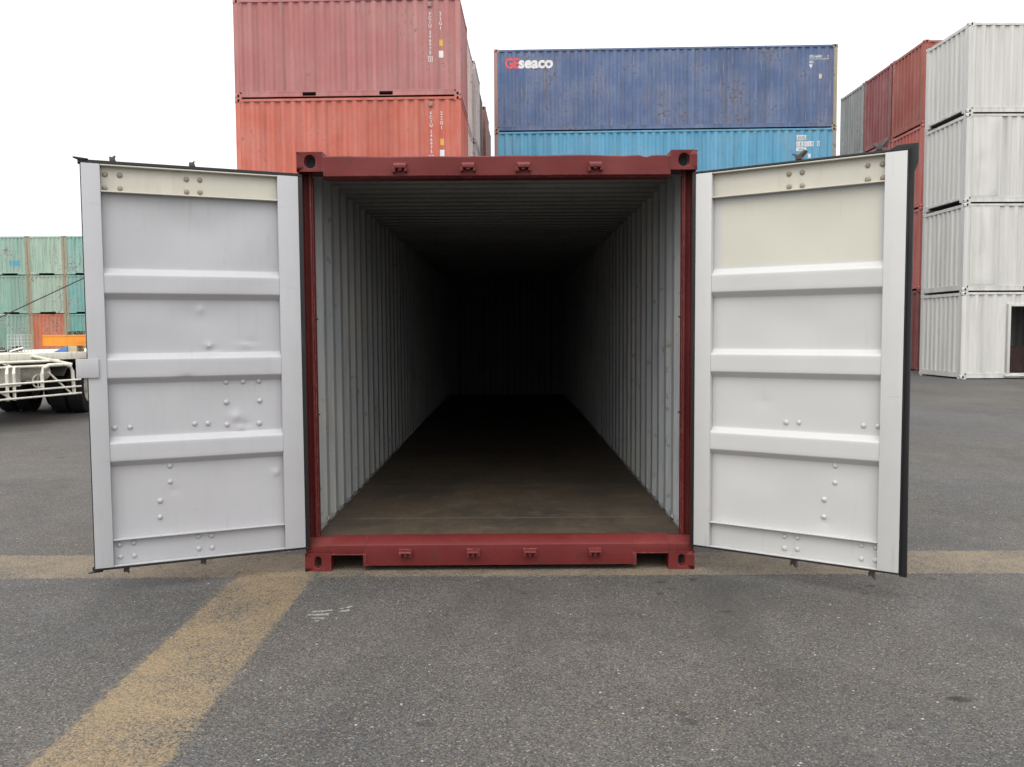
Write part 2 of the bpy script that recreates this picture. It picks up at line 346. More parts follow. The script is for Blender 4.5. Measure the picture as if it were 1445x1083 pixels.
def casting_mb(lx=0.178, ly=0.162, lz=0.118, ex=1, ey=-1, hw=0.030, hh=0.040, ehw=0.026, ehh=0.038, n=20):
    """corner casting with holes in its y face (sign ey) and its x face (sign ex); box spans 0..l on each axis"""
    mb = MB(); x0, x1, y0, y1, z0, z1 = 0, lx, 0, ly, 0, lz
    yq = y0 if ey < 0 else y1; xq = x1 if ex > 0 else x0
    hole_face(mb, lambda a, b, d: (lx/2+a, yq-ey*d, lz/2+b), lx, lz, hw, hh, 0.035, n=n)
    hole_face(mb, lambda a, b, d: (xq-ex*d, ly/2+a, lz/2+b), ly, lz, ehw, ehh, 0.035, n=n)
    V = [(x0,y0,z0),(x1,y0,z0),(x1,y1,z0),(x0,y1,z0),(x0,y0,z1),(x1,y0,z1),(x1,y1,z1),(x0,y1,z1)]
    mb.add(V, [(0,3,2,1),(4,5,6,7)])
    mb.add(V, [(2,3,7,6)] if ey < 0 else [(0,1,5,4)])
    mb.add(V, [(3,0,4,7)] if ex > 0 else [(1,2,6,5)])
    return mb

# ------------------------------------------------------------------ ground
g = MB(); g.add([(-400,-150,0),(400,-150,0),(400,650,0),(-400,650,0)], [(0,1,2,3)])
structure(g.build('ground', M['asphalt'], recalc=False))
def strip(name, quad, mat, z=0.004, ntex=None):
    """painted line: a thin sheet with skirts down to the ground"""
    me = bpy.data.meshes.new(name)
    cx_, cy_ = sum(q[0] for q in quad)/4, sum(q[1] for q in quad)/4
    out_ = [(x+math.copysign(0.03, x-cx_), y+math.copysign(0.03, y-cy_)) for x, y in quad] if z > 0.002 else [(x+math.copysign(0.006, x-cx_), y+math.copysign(0.006, y-cy_)) for x, y in quad]
    me.from_pydata([(x, y, z) for x, y in quad]+[(x, y, -0.0005) for x, y in out_], [], [(0,1,2,3)]+[(k, 4+k, 4+(k+1) % 4, (k+1) % 4) for k in range(4)])
    me.materials.append(mat); uv = me.uv_layers.new(name='UVMap'); cs = ((0,0),(1,0),(1,1),(0,1))
    for l in me.loops: uv.data[l.index].uv = cs[l.vertex_index % 4] if l.index < 4 else (0, 0)
    return structure(link(name, me))
# quads run across (u) then along (v)
strip('cross_line_marking', [(-14,-0.06),(-14,0.52),(14,0.33),(14,-0.20)], M['pale_line'], 0.0015)
strip('lane_line_marking', [(-1.63,0.0),(-1.13,0.0),(-1.10,-5.6),(-1.60,-5.6)], M['yellow_line'], 0.003)
for x0, y0, x1, y1, wd in ((-1.00, -0.76, -0.89, -0.735, .022), (-1.01, -0.81, -0.90, -0.80, .030), (-0.985, -0.86, -0.91, -0.855, .022), (-0.96, -0.90, -0.925, -0.90, .016),
                          (-0.855, -0.755, -0.80, -0.735, .026), (-0.825, -0.70, -0.80, -0.665, .020), (-0.862, -0.715, -0.84, -0.705, .018)):
    d_ = Vector((x1-x0, y1-y0)).normalized(); n_ = Vector((-d_.y, d_.x))*wd/2; a_, b_ = Vector((x0, y0)), Vector((x1, y1))
    strip('white_paint_scuff', [tuple(a_-n_), tuple(b_-n_), tuple(b_+n_), tuple(a_+n_)], M['white_scuff'], 0.0015)

# ------------------------------------------------------------------ the open container (rear face on y = 0)
box = thing('shipping_container', 'dark red shipping container standing open with both doors swung wide and an empty dark interior', 'container')
LEN, HW, HT = 12.192, 1.219, 2.591
def part(mb, name, mats, **kw): return mb.build(name, mats, box, **kw)
# corner castings
for sx_ in (-1, 1):
    for z0, hw_, hh_ in ((0.0, 0.021, 0.037), (HT-0.118, 0.034, 0.040)):
        for rear in (True, False):
            mb = casting_mb(0.162, 0.178, 0.118, sx_, -1 if rear else 1, hw_, hh_, n=28)
            o = mb.build('corner_casting', [M['red'], M['hole']], box, bevel=0.006, merge=True)
            o.location = (-HW if sx_ < 0 else HW-0.162, 0 if rear else LEN-0.178, z0)
# corner posts with their inner return and hinge lugs
for s in (-1, 1):
    mb = MB()
    X = lambda a, b: (min(s*a, s*b), max(s*a, s*b))
    mb.prism([(s*1.2165, 0.014), (s*1.206, 0.014), (s*1.203, 0.118), (s*1.168, 0.118), (s*1.164, 0.075), (s*1.152, 0.075), (s*1.152, 0.10), (s*1.162, 0.122), (s*1.163, 0.135), (s*1.2165, 0.135)], 'z', 0.112, HT-0.112)
    a, b = X(1.147, 1.163); mb.box(a, b, 0.10, 0.145, 0.2, 2.46)
    p = part(mb, 'corner_post', M['red'], bevel=0.004)
    for z in (0.42, 0.98, 1.62, 2.18):
        h = MB(); a, b = X(1.217, 1.234); h.box(a, b, -0.02, 0.10, z, z+0.06); h.box(a, b, -0.02, 0.10, z+0.085, z+0.14)
        h.tube([(s*1.226, -0.012, z-0.01), (s*1.226, -0.012, z+0.15)], 0.008)
        h.build('hinge', M['red'], p, bevel=0.002)
    mb = MB(); a, b = X(1.17, 1.2165); mb.box(a, b, LEN-0.05, LEN-0.01, 0.112, HT-0.112); part(mb, 'corner_post', M['red'])
# header beam, its top edge knocked about
def dent_z(x):
    d = 0.0025*math.sin(x*5.1)+0.0015*math.sin(x*13+1)
    d -= 0.013*math.exp(-((x-0.905)/0.022)**2); d += 0.003*math.exp(-((x-0.86)/0.05)**2); d -= 0.004*math.exp(-((x+0.02)/0.03)**2)
    return d
mb = MB(); N = 90; vs_ = []; fs_ = []
prof = [(0.100, 2.442), (0.006, 2.442), (0.002, 2.447), (0.002, 2.556), (0.007, 2.563), (0.100, 2.566)]
for i in range(N+1):
    x = -1.057+2.114*i/N
    for j, (y, z) in enumerate(prof):
        dz = dent_z(x)*(1.0 if j in (4, 5) else 0.7 if j == 3 else 0.0)
        dy = 0.004*math.sin(x*7)*(1 if j in (3, 4) else 0.3)+0.012*math.exp(-((x-0.72)/0.10)**2)*(1 if j in (3, 4) else 0)
        vs_.append((x, y+dy if j not in (0, 5) else y, z+dz))
k = len(prof)
for i in range(N):
    for j in range(k): fs_.append((i*k+j, i*k+(j+1) % k, (i+1)*k+(j+1) % k, (i+1)*k+j))
fs_ += [tuple(range(k-1, -1, -1)), tuple(range(N*k, N*k+k))]
mb.add(vs_, fs_)
hdr = part(mb, 'header_beam', M['red'])
mb = MB(); mb.box(-1.057, 1.057, 0.03, 0.14, 2.436, 2.4415); mb.build('door_stop', M['red'], hdr)
j_ = lambda: random.uniform(-0.003, 0.003)
def keeper(x, z, flip):
    k = MB(); s = 1 if flip else -1
    j = random.uniform(-0.004, 0.004)
    if not flip:
        k.prism([(0.004, z+0.026), (-0.022, z+0.024), (-0.037, z+0.010), (-0.038, z-0.008), (-0.020, z-0.012), (0.004, z-0.010)], 'x', x-0.038, x+0.036)
        for a_, b_, q in ((-0.046, -0.030, 0.030), (-0.012, 0.010, 0.020), (0.026, 0.045, 0.028)): k.box(x+a_+j_(), x+b_+j_(), -0.030, 0.004, z-q+j_(), z-0.004)
        return k
    k.box(x-0.042, x+0.042, -0.006, 0.004, z-0.026, z+0.026)
    k.prism([(0.0, z+0.024), (-0.036, z+0.014), (-0.040, z+0.004), (0.0, z+0.006)], 'x', x-0.040, x+0.036)
    k.prism([(0.0, z+0.01), (-0.036, z+0.008), (-0.034, z-0.022), (0.0, z-0.026)], 'x', x-0.040, x-0.026)
    k.prism([(0.0, z+0.01), (-0.034, z+0.008), (-0.030, z-0.022), (0.0, z-0.026)], 'x', x+0.022+j, x+0.036)
    k.box(x-0.010+j, x+0.006+j, -0.026, -0.004, z-0.022, z+0.006)
    return k
for x in (-0.587, -0.174, 0.162, 0.598):
    keeper(x, 2.494, False).build('cam_keeper', M['red'], hdr, bevel=0.003)
# sill
mb = MB()
mb.prism([(0.002, 0.036), (0.002, 0.166), (0.006, 0.170), (0.075, 0.206), (0.12, 0.206), (0.12, 0.036)], 'x', -0.84, 0.84)
for s in (-1, 1):
    a, b = sorted((s*0.84, s*1.0565))
    mb.prism([(0.002, 0.112), (0.002, 0.166), (0.006, 0.170), (0.075, 0.206), (0.12, 0.206), (0.12, 0.112)], 'x', a, b)
    a, b = sorted((s*0.835, s*0.855)); mb.box(a, b, -0.004, 0.11, 0.032, 0.113)
    a, b = sorted((s*0.856, s*1.0565)); mb.box(a, b, -0.002, 0.06, 0.104, 0.1115)
    a, b = sorted((s*1.0565, s*1.205)); mb.prism([(0.012, 0.1185), (0.012, 0.162), (0.075, 0.200), (0.12, 0.200), (0.12, 0.1185)], 'x', a, b)
sill = part(mb, 'sill_beam', M['red'], bevel=0.003)
for x in (-0.586, -0.165, 0.189, 0.597): keeper(x, 0.117, True).build('cam_keeper', M['red'], sill, bevel=0.003)
# side rails, far end frame
mb = MB()
for s in (-1, 1):
    a, b = sorted((s*1.17, s*1.2165)); mb.box(a, b, 0.178, LEN-0.178, 0.03, 0.185)
part(mb, 'bottom_rail', M['red'])
mb = MB()
for s in (-1, 1):
    a, b = sorted((s*1.2085, s*1.2175)); mb.box(a, b, 0.135, LEN-0.178, HT-0.085, HT-0.012)
part(mb, 'top_rail', M['red'])
# corrugated side walls, thick sheets: red outside, grey inside
def corr(pitch, n, start, dep):
    pts = [(start-0.24, 0.0), (start-0.0, 0.0)]
    for i in range(n):
        a = start+i*pitch
        pts += [(a+0.040, dep), (a+0.124, dep), (a+0.164, 0.0), (a+pitch, 0.0)]
    return pts
def sheet(pts, conv, z0, z1, th):
    mb = MB(); n = len(pts)
    vs = [conv(a, d, z) for z in (z0, z1) for a, d in pts]+[conv(a, d+th, z) for z in (z0, z1) for a, d in pts]
    f0 = [(i, i+1, n+i+1, n+i) for i in range(n-1)]; f1 = [(2*n+i, 2*n+i+1, 3*n+i+1, 3*n+i) for i in range(n-1)]
    mb.add(vs, f0, 0); mb.add(vs, f1, 1)
    mb.add(vs, [(i, i+1, 2*n+i+1, 2*n+i) for i in range(n-1)]+[(n+i, n+i+1, 3*n+i+1, 3*n+i) for i in range(n-1)]+[(0, n, 3*n, 2*n), (n-1, 2*n-1, 4*n-1, 3*n-1)], 0)
    return mb
pw = corr(0.2785, 42, 0.40, 0.036)+[(LEN-0.02, 0.0)]
for s in (-1, 1):
    wl_ = sheet(pw, lambda a, d, z: (s*(1.208-d), a, z), 0.17, HT-0.030, 0.004)
    wobj = part(wl_, 'side_wall', [M['red'], M['interior']])
    # lashing rings and a tie bar in the post recess
    for i in range(9):
        y = 0.44+i*1.19
        l = MB(); l.tube([(s*1.158, y+0.03*math.cos(q), 0.232+0.022*math.sin(q)) for q in [math.pi*j/8 for j in range(9)]], 0.006, 6)
        l.build('lashing_ring', M['interior'], wobj)
    mb = MB()                                                    # folded liner plate next to the post and a corner bar
    mb.prism([(s*1.205, 0.1355), (s*1.160, 0.1460), (s*1.160, 0.150), (s*1.192, 0.215), (s*1.192, 0.30), (s*1.205, 0.36)], 'z', 0.205, 2.44)
    lin_ = mb.build('post_liner', M['interior'], wobj)
    for z in ((1.02, 1.16) if s < 0 else (0.62, 1.9)):
        c = MB(); c.box(*sorted((s*1.195, s*1.186)), 0.20, 0.32, z, z+0.006); c.build('lashing_bar', M['interior'], lin_)
    for z in (0.98, 1.58):
        c = MB(); c.tube([(s*1.150, 0.115, z), (s*1.132, 0.105, z)], 0.006, 8); c.build('rivet', M['grimy'], wobj)
    mb = MB()                                                    # kick plate edge along the floor
    mb.box(*sorted((s*1.168, s*1.178)), 0.15, LEN-0.1, 0.206, 0.225); mb.build('floor_strip', M['interior'], wobj)
# roof (ribs across), end wall, floor
pr = [(0.12, 0.0)]
for i in range(57):
    a = 0.16+i*0.209; pr += [(a, 0.0), (a+0.03, 0.022), (a+0.11, 0.022), (a+0.14, 0.0)]
pr = [q for q in pr if q[0] < LEN-0.03]+[(LEN-0.02, 0.0)]
mb = MB(); n = len(pr)
vs_ = [(x, a, HT-0.022-d) for x in (-1.206, 1.206) for a, d in pr]+[(x, a, HT-0.027-d) for x in (-1.206, 1.206) for a, d in pr]
mb.add(vs_, [(i, i+1, n+i+1, n+i) for i in range(n-1)], 0); mb.add(vs_, [(2*n+i, 2*n+i+1, 3*n+i+1, 3*n+i) for i in range(n-1)], 1)
part(mb, 'roof', [M['red'], M['interior_roof']], recalc=False)
pe = [(-1.2, 0)]
for i in range(8):
    a = -1.0+i*0.25; pe += [(a, 0), (a+0.06, 0.04), (a+0.13, 0.04), (a+0.19, 0)]
pe += [(1.2, 0)]
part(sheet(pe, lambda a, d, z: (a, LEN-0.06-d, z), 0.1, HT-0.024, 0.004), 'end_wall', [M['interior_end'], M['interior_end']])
mb = MB(); mb.box(-1.168, 1.168, 0.1205, LEN-0.061, 0.165, 0.202); part(mb, 'floor', M['plywood'])
mb = MB()
for i in range(30): mb.box(-1.168, 1.168, 0.3+i*0.4, 0.35+i*0.4, 0.05, 0.1645)
part(mb, 'cross_members', M['red'])

# ------------------------------------------------------------------ doors
BL = [(1.06,2.386),(0.985,2.387),(1.063,2.312),(0.985,2.313),(0.634,2.386),(0.561,2.387),(0.634,2.314),(0.561,2.316),(0.446,1.203),(0.348,1.204),(0.257,1.204),(0.446,1.083),(0.254,1.085),(0.445,0.948),(0.259,0.948),(0.627,0.962),(0.554,0.961),(1.056,0.959),(0.976,0.959),(0.77,0.721),(0.771,0.627),(0.829,0.519),(0.832,0.423),(1.051,0.284),(0.977,0.288),(0.625,0.289),(0.551,0.287),(1.049,0.213),(0.976,0.212),(0.624,0.215),(0.55,0.214)]
BR = [(0.549,2.385),(0.623,2.386),(0.55,2.313),(0.624,2.311),(0.973,2.386),(1.048,2.385),(0.974,2.311),(1.05,2.312),(0.55,0.955),(0.623,0.958),(0.975,0.959),(1.049,0.96),(0.828,0.721),(0.829,0.624),(0.771,0.522),(0.77,0.422),(0.552,0.281),(0.627,0.282),(0.553,0.211),(0.626,0.215),(0.977,0.285),(1.052,0.284),(0.978,0.209),(1.053,0.212)]
DENTS_L = [(0.60,2.14,0.20,0.13,-0.012),(0.55,2.2,0.10,0.10,0.006),(0.58,1.632,0.018,0.022,0.012),(0.62,1.60,0.14,0.08,-0.006),(0.537,1.42,0.022,0.014,0.014),(0.53,1.405,0.04,0.02,-0.010),(0.324,1.425,0.045,0.010,0.010),(0.30,1.44,0.03,0.015,-0.006),(0.395,0.995,0.028,0.028,0.014),(0.362,0.925,0.035,0.015,0.012),(0.34,0.94,0.03,0.02,-0.010),(0.167,0.641,0.018,0.016,0.014),(0.75,0.575,0.02,0.015,-0.005),(0.664,1.235,0.03,0.012,-0.012),(0.30,0.74,0.10,0.02,-0.004),(0.85,1.6,0.15,0.12,0.004),(0.3,2.0,0.12,0.2,0.005)]
DENTS_R = [(0.42,1.07,0.05,0.04,-0.004),(0.78,0.39,0.03,0.025,-0.005),(0.7,2.05,0.25,0.18,-0.006),(0.35,0.5,0.16,0.12,0.004),(0.6,1.55,0.2,0.1,-0.005),(0.9,0.55,0.1,0.1,0.003)]
WP, WR = -0.046, -0.006      # panel and rib face depths (0 = stile face)
RIBS = [(1.862, 1.827, 1.724), (1.380, 1.350, 1.245), (0.904, 0.874, 0.771)]
def rib_profile():
    pts = [(2.300, WP)]
    for a, b, c in RIBS: pts += [(a, WP), (b, WR), (c, WR), (c-0.034, WP)]
    pts.append((0.31, WP)); out = []
    for i, p in enumerate(pts):
        if i in (0, len(pts)-1): out.append(p); continue
        P = Vector(p); A = (Vector(pts[i-1])-P); B = (Vector(pts[i+1])-P); r = min(0.006, A.length*0.4, B.length*0.4)
        a = P+A.normalized()*r; b = P+B.normalized()*r
        for t in (0, 0.33, 0.67, 1): out.append(tuple((1-t)**2*a+2*t*(1-t)*P+t*t*b))
    fin = [out[0]]                                               # fill long runs so that dents have vertices
    for q in out[1:]:
        p = fin[-1]; n = max(1, int(abs(q[0]-p[0])/0.016))
        for j in range(1, n+1): fin.append((p[0]+(q[0]-p[0])*j/n, p[1]+(q[1]-p[1])*j/n))
    return fin
PROF = rib_profile()
bolt_mb = MB(); bolt_mb.lathe([(0.0, 0.015), (0.003, 0.0145), (0.007, 0.0115), (0.0095, 0.006), (0.010, 0.0001)], 'y', 14)
def bolt_mesh(mat):
    return MB().add([(x, -y, z) for x, y, z in bolt_mb.v], bolt_mb.f).mesh('bolt', [mat], angle=60)
def make_door(s, ang, grey, panelmat, dents, bolts, label):
    def b(mb, u0, u1, w0, w1, z0, z1, mi=0):
        a_, c_ = sorted((s*u0, s*u1)); return mb.box(a_, c_, -w1, -w0, z0, z1, mi)
    us = (0.004, 0.126, 1.083, 1.178) if s < 0 else (0.004, 0.104, 1.066, 1.176)
    d = MB()
    b(d, us[0], us[1], -0.055, 0, 0.165, 2.4385); b(d, us[2], us[3], -0.055, 0, 0.165, 2.4385)
    door = d.build('door', grey, box, bevel=0.004)
    door.location = (s*1.2, -0.03, 0); door.rotation_euler = (0, 0, -s*ang); door['label'] = label
    p = MB(); nu = 70; vs = []; fs = []
    for z, wv in PROF:
        for i in range(nu+1):
            u = us[1]+0.0005+(us[2]-us[1]-0.001)*i/nu; q = wv
            e = min(1.0, (u-us[1])/0.02, (us[2]-u)/0.02)
            for (du, dz, su, sz, amp) in dents: q += e*amp*(math.exp(-((u-du)/su)**2-((z-dz)/sz)**2) if su > 0.06 else 1.25*math.exp(-(abs((u-du)/su+0.3*(z-dz)/sz)**1.15)-abs((z-dz)/sz-0.25*(u-du)/su)**1.25))
            q += e*0.0012*math.sin(u*9+z*7)*math.sin(z*5.3+1.1)
            vs.append((s*u, -min(q, -0.003), z))
    for j in range(len(PROF)-1):
        for i in range(nu): fs.append((j*(nu+1)+i, j*(nu+1)+i+1, (j+1)*(nu+1)+i+1, (j+1)*(nu+1)+i))
    p.add(vs, fs); pn = p.build('door_panel', panelmat, door, angle=50)
    sk = MB(); b(sk, us[0]+0.001, us[3]-0.001, -0.080, -0.072, 0.166, 2.437); sk.build('outer_skin', M['red'], door)
    # top and bottom channels
    c = MB(); u0, u1 = us[1]+0.0005, us[2]-0.0005
    b(c, u0, u1, -0.047, -0.038, 2.287, 2.438); b(c, u0, u1, -0.0379, -0.005, 2.2865, 2.2935); b(c, u0, u1, -0.0379, -0.003, 2.431, 2.4375)
    c.build('top_channel', M['cream'], door, bevel=0.0015)
    c = MB(); b(c, u0, u1, -0.047, -0.038, 0.1655, 0.322); b(c, u0, u1, -0.0379, -0.004, 0.3155, 0.3215); b(c, u0, u1, -0.0379, -0.003, 0.1655, 0.172)
    c.build('bottom_channel', grey, door, bevel=0.0015)
    # rubber seal
    g_ = MB()
    if s < 0:
        b(g_, -0.02, 1.19, -0.052, -0.006, 2.4395, 2.449); b(g_, -0.02, 1.196, -0.066, -0.052, 2.4395, 2.466)
        b(g_, -0.02, 1.185, -0.050, -0.004, 0.152, 0.1645); b(g_, -0.02, 1.196, -0.066, -0.050, 0.144, 0.1645)
        b(g_, -0.022, 0.003, -0.066, -0.008, 0.150, 2.45); b(g_, 1.1785, 1.186, -0.066, -0.052, 0.152, 2.452)
        for z, e in ((2.449, 0.022), (0.152, -0.014)):
            g_.prism([(s*1.17, z), (s*1.218, z+e*0.9), (s*1.212, z+e), (s*1.14, z+e*0.7)], 'y', 0.010, 0.046)
    else:
        b(g_, -0.02, 1.09, -0.052, -0.006, 2.4395, 2.449); b(g_, -0.02, 1.09, -0.066, -0.052, 2.4395, 2.462)
        b(g_, -0.02, 1.172, -0.050, -0.004, 0.154, 0.1645); b(g_, -0.02, 1.172, -0.066, -0.050, 0.144, 0.1645)
        b(g_, -0.022, 0.003, -0.066, -0.008, 0.150, 2.45)
        poly = [(1.1765, 0.146), (1.214, 0.143), (1.209, 0.9), (1.207, 1.7), (1.207, 2.325), (1.224, 2.375), (1.226, 2.474), (1.125, 2.474), (1.091, 2.456), (1.091, 2.4395), (1.1765, 2.4395)]
        g_.prism(poly, 'y', 0.012, 0.045)
        g_.prism([(1.1765, 0.17), (1.184, 0.17), (1.184, 2.448), (1.1, 2.448), (1.1, 2.4395), (1.1765, 2.4395)], 'y', 0.002, 0.0119)
    g_.build('door_seal', M['rubber'], door, bevel=0.002)
    # locking rods on the outside, with cams at both ends
    for u in ((0.598, 1.020) if s < 0 else (0.594, 1.026)):
        rod = MB(); rod.tube([(s*u, 0.110, 0.15), (s*u, 0.110, 2.455)], 0.016, 12)
        for z in (0.4, 0.95, 1.65, 2.2): rod.box(s*u-0.035, s*u+0.035, 0.0805, 0.125, z, z+0.05)
        ro = rod.build('locking_rod', M['steel'], door)
        for z, e in ((2.456, 1), (0.149, -1)):
            cm = MB(); k = 0.82 if s < 0 else 1.0; x = s*u
            cm.box(x-0.017, x+0.017, 0.078, 0.116, min(z, z+e*0.016), max(z, z+e*0.016))
            cm.prism([(x-0.014, z+e*0.014), (x+0.018, z+e*0.014), (x+0.014*k, z+e*0.034), (x+0.020*k, z+e*0.058*k), (x+0.008*k, z+e*0.052*k), (x-0.002, z+e*0.036), (x-0.016*k, z+e*0.048*k), (x-0.018, z+e*0.030)] if s < 0 or e < 0 else
                     [(x-0.02, z+0.014), (x+0.012, z+0.014), (x+0.012, z+0.03), (x+0.040, z+0.060), (x+0.030, z+0.066), (x-0.004, z+0.040), (x-0.034, z+0.052), (x-0.040, z+0.044), (x-0.022, z+0.030)], 'y', 0.070, 0.118)
            cm.build('locking_cam', M['steel'], ro, bevel=0.002)
    mg, mc = bolt_mesh(grey), bolt_mesh(M['bolt_cream'])
    for u, z in bolts:
        inch = z > 2.28 or z < 0.31
        bo = link('bolt', mc if z > 2.28 else mg, door); bo.location = (s*u, 0.038 if inch else 0.0455, z); bo.rotation_euler = (0, random.uniform(0, 6), 0)
        k = random.uniform(0.9, 1.08); bo.scale = (k, k, k)
    if s < 0:
        l = MB(); b(l, 1.123, 1.237, 0.0015, 0.012, 1.251, 1.357)
        l.build('overlap_plate', grey, door, bevel=0.002)
    return door
make_door(-1, R(23), M['door_grey'], M['door_grey'], DENTS_L, BL, 'left door leaf painted grey with dented panels and a square overlap plate')
make_door(1, R(33.5), M['door_grey_warm'], M['overspray'], DENTS_R, BR, 'right door leaf painted pale grey with an unpainted cream top panel')

# ------------------------------------------------------------------ stacked containers
DEP = 2.438
def wall_pts(L, m0=0.13):
    n = max(4, round((L-2*m0)/0.278)); p = (L-2*m0)/n; pts = [(m0, 0.0)]
    for i in range(n):
        a = m0+i*p; pts += [(a+0.28*p, 0.0), (a+0.50*p, 1.0), (a+0.78*p, 1.0), (a+p, 0.0)]
    return pts
def wall_off(pts, x):
    for (a, d), (b, e) in zip(pts, pts[1:]):
        if a <= x <= b: return d+(e-d)*(x-a)/max(b-a, 1e-9)
    return 0.0
CORR = 0.036
cache = {}
def kit(L, H, pockets, mat, tun=0.0):
    key = (L, H, pockets, mat.name, tun)
    if key in cache: return cache[key]
    K = {}; P = wall_pts(L)
    def wall(flip):
        mb = MB(); n = len(P); y = (lambda d: 0.012+CORR*d) if not flip else (lambda d: DEP-0.012-CORR*d)
        mb.add([(a, y(d), z) for z in (0.16, H-0.07) for a, d in P], [(i, i+1, n+i+1, n+i) for i in range(n-1)]); return mb.mesh('side_wall', [mat])
    K['side_wall'] = [wall(False), wall(True)]
    E = wall_pts(DEP, 0.17)
    def end(flip):
        mb = MB(); n = len(E); x = (lambda d: 0.014+0.04*d) if not flip else (lambda d: L-0.014-0.04*d)
        mb.add([(x(d), a, z) for z in (0.19, H-0.105) for a, d in E], [(i, i+1, n+i+1, n+i) for i in range(n-1)]); return mb.mesh('end_wall', [mat])
    K['end_wall'] = [end(False), end(True)]
    posts = []
    for x0, x1 in ((0.004, 0.13), (L-0.13, L-0.004)):
        for y0, y1 in ((0.004, 0.17), (DEP-0.17, DEP-0.004)):
            mb = MB(); mb.box(x0, x1, y0, y1, 0.118, H-0.118); posts.append(mb.mesh('corner_post', [mat]))
    K['corner_post'] = posts
    rails = MB()
    for y0, y1 in ((0.005, 0.05), (DEP-0.05, DEP-0.005)):
        rails.box(0.178, L-0.178, y0, y1, 0.03, 0.045); rails.box(0.178, L-0.178, y0, y1, 0.145, 0.172)
        xs = [0.178]
        if pockets:
            for c in (-1.03, 1.03): xs += [L/2+c-0.18, L/2+c+0.18]
        xs.append(L-0.178)
        for i in range(0, len(xs), 2): rails.box(xs[i], xs[i+1], y0+0.003, y1, 0.045, 0.145)
    for x0, x1 in ((0.006, 0.07), (L-0.07, L-0.006)):
        if tun:
            for y0, y1 in ((0.162, DEP/2-tun/2), (DEP/2+tun/2, DEP-0.162)): rails.box(x0, x1, y0, y1, 0.04, 0.128)
            rails.box(x0, x1, 0.162, DEP-0.162, 0.1285, 0.20)
        else: rails.box(x0, x1, 0.162, DEP-0.162, 0.05, 0.20)
    K['bottom_frame'] = [rails.mesh('bottom_frame', [mat])]
    tr = MB()
    for y0, y1 in ((0.003, 0.07), (DEP-0.07, DEP-0.003)): tr.box(0.178, L-0.178, y0, y1, H-0.085, H-0.022)
    for x0, x1 in ((0.004, 0.08), (L-0.08, L-0.004)): tr.box(x0, x1, 0.162, DEP-0.162, H-0.115, H-0.025)
    K['top_frame'] = [tr.mesh('top_frame', [mat])]
    rf = MB(); rf.box(0.08, L-0.08, 0.07, DEP-0.07, H-0.05, H-0.028); K['roof'] = [rf.mesh('roof', [mat])]
    fl = MB(); fl.box(0.07, L-0.07, 0.05, DEP-0.05, 0.125, 0.16); K['floor'] = [fl.mesh('floor', [M['grimy']])]
    cs = {}
    for ex in (-1, 1):
        for ey in (-1, 1): cs[(ex, ey)] = casting_mb(0.178, 0.162, 0.118, ex, ey, n=12).mesh('corner_casting', [mat, M['hole']], merge=True)
    K['casting'] = cs
    cache[key] = K; return K
def container(loc, rz, L, H, color, label, group, mat='paint', frame=None, skip=(), pockets=None, cast=True, tun=0.0):
    t = thing('shipping_container', label, 'container', loc, rz, group)
    if pockets is None: pockets = L < 7
    K = kit(L, H, pockets, M[mat], tun); frame = frame or color
    if 'front' not in skip: link('side_wall', K['side_wall'][0], t, color)
    link('side_wall', K['side_wall'][1], t, color)
    for q in K['end_wall']: link('end_wall', q, t, color)
    for q in K['corner_post']: link('corner_post', q, t, frame)
    for nme in ('bottom_frame', 'top_frame'): link(nme, K[nme][0], t, color)
    link('roof', K['roof'][0], t, color); link('floor', K['floor'][0], t, color)
    if cast:
        for ex in (-1, 1):
            for ey in (-1, 1):
                for z in (0, H-0.118):
                    o = link('corner_casting', K['casting'][(ex, ey)], t, frame); o.location = (0 if ex < 0 else L-0.178, 0 if ey < 0 else DEP-0.162, z)
    return t
def conform(me, L, lift=0.004):
    """lay a flat mesh (in the x-z plane) onto the corrugated long side"""
    P = wall_pts(L); bm = bmesh.new(); bm.from_mesh(me)
    xs = [v.co.x for v in bm.verts]
    for a, d in P:
        if min(xs) < a < max(xs):
            bmesh.ops.bisect_plane(bm, geom=list(bm.verts)+list(bm.edges)+list(bm.faces), plane_co=(a, 0, 0), plane_no=(1, 0, 0), dist=1e-5)
    for v in bm.verts: v.co.y = 0.012+CORR*wall_off(P, v.co.x)-lift
    bm.to_mesh(me); bm.free(); return me
def lettering(text, x, z, size, mat, parent, L, name='lettering', bold=0.0, sx_=1.0, center=False, lift=0.005):
    cu = bpy.data.curves.new(name, 'FONT'); cu.body = text; cu.size = size; cu.offset = bold; cu.resolution_u = 4
    if center: cu.align_x = 'CENTER'
    to = bpy.data.objects.new('text_source', cu); col.objects.link(to)
    bpy.context.view_layer.update()
    me = bpy.data.meshes.new_from_object(to.evaluated_get(bpy.context.evaluated_depsgraph_get()))
    bpy.data.objects.remove(to); bpy.data.curves.remove(cu)
    for v in me.vertices: v.co = (x+v.co.x*sx_, 0, z+v.co.y)
    me.name = name; me.materials.clear(); me.materials.append(mat)
    return link(name, conform(me, L, lift), parent)
def plate(x0, x1, z0, z1, mat, parent, L, name='sticker', lift=0.004):
    me = bpy.data.meshes.new(name); me.from_pydata([(x0,0,z0),(x1,0,z0),(x1,0,z1),(x0,0,z1)], [], [(0,1,2,3)]); me.materials.append(mat)
    return link(name, conform(me, L, lift), parent)

H1, H2, L20, L40 = 2.591, 2.896, 6.058, 12.192
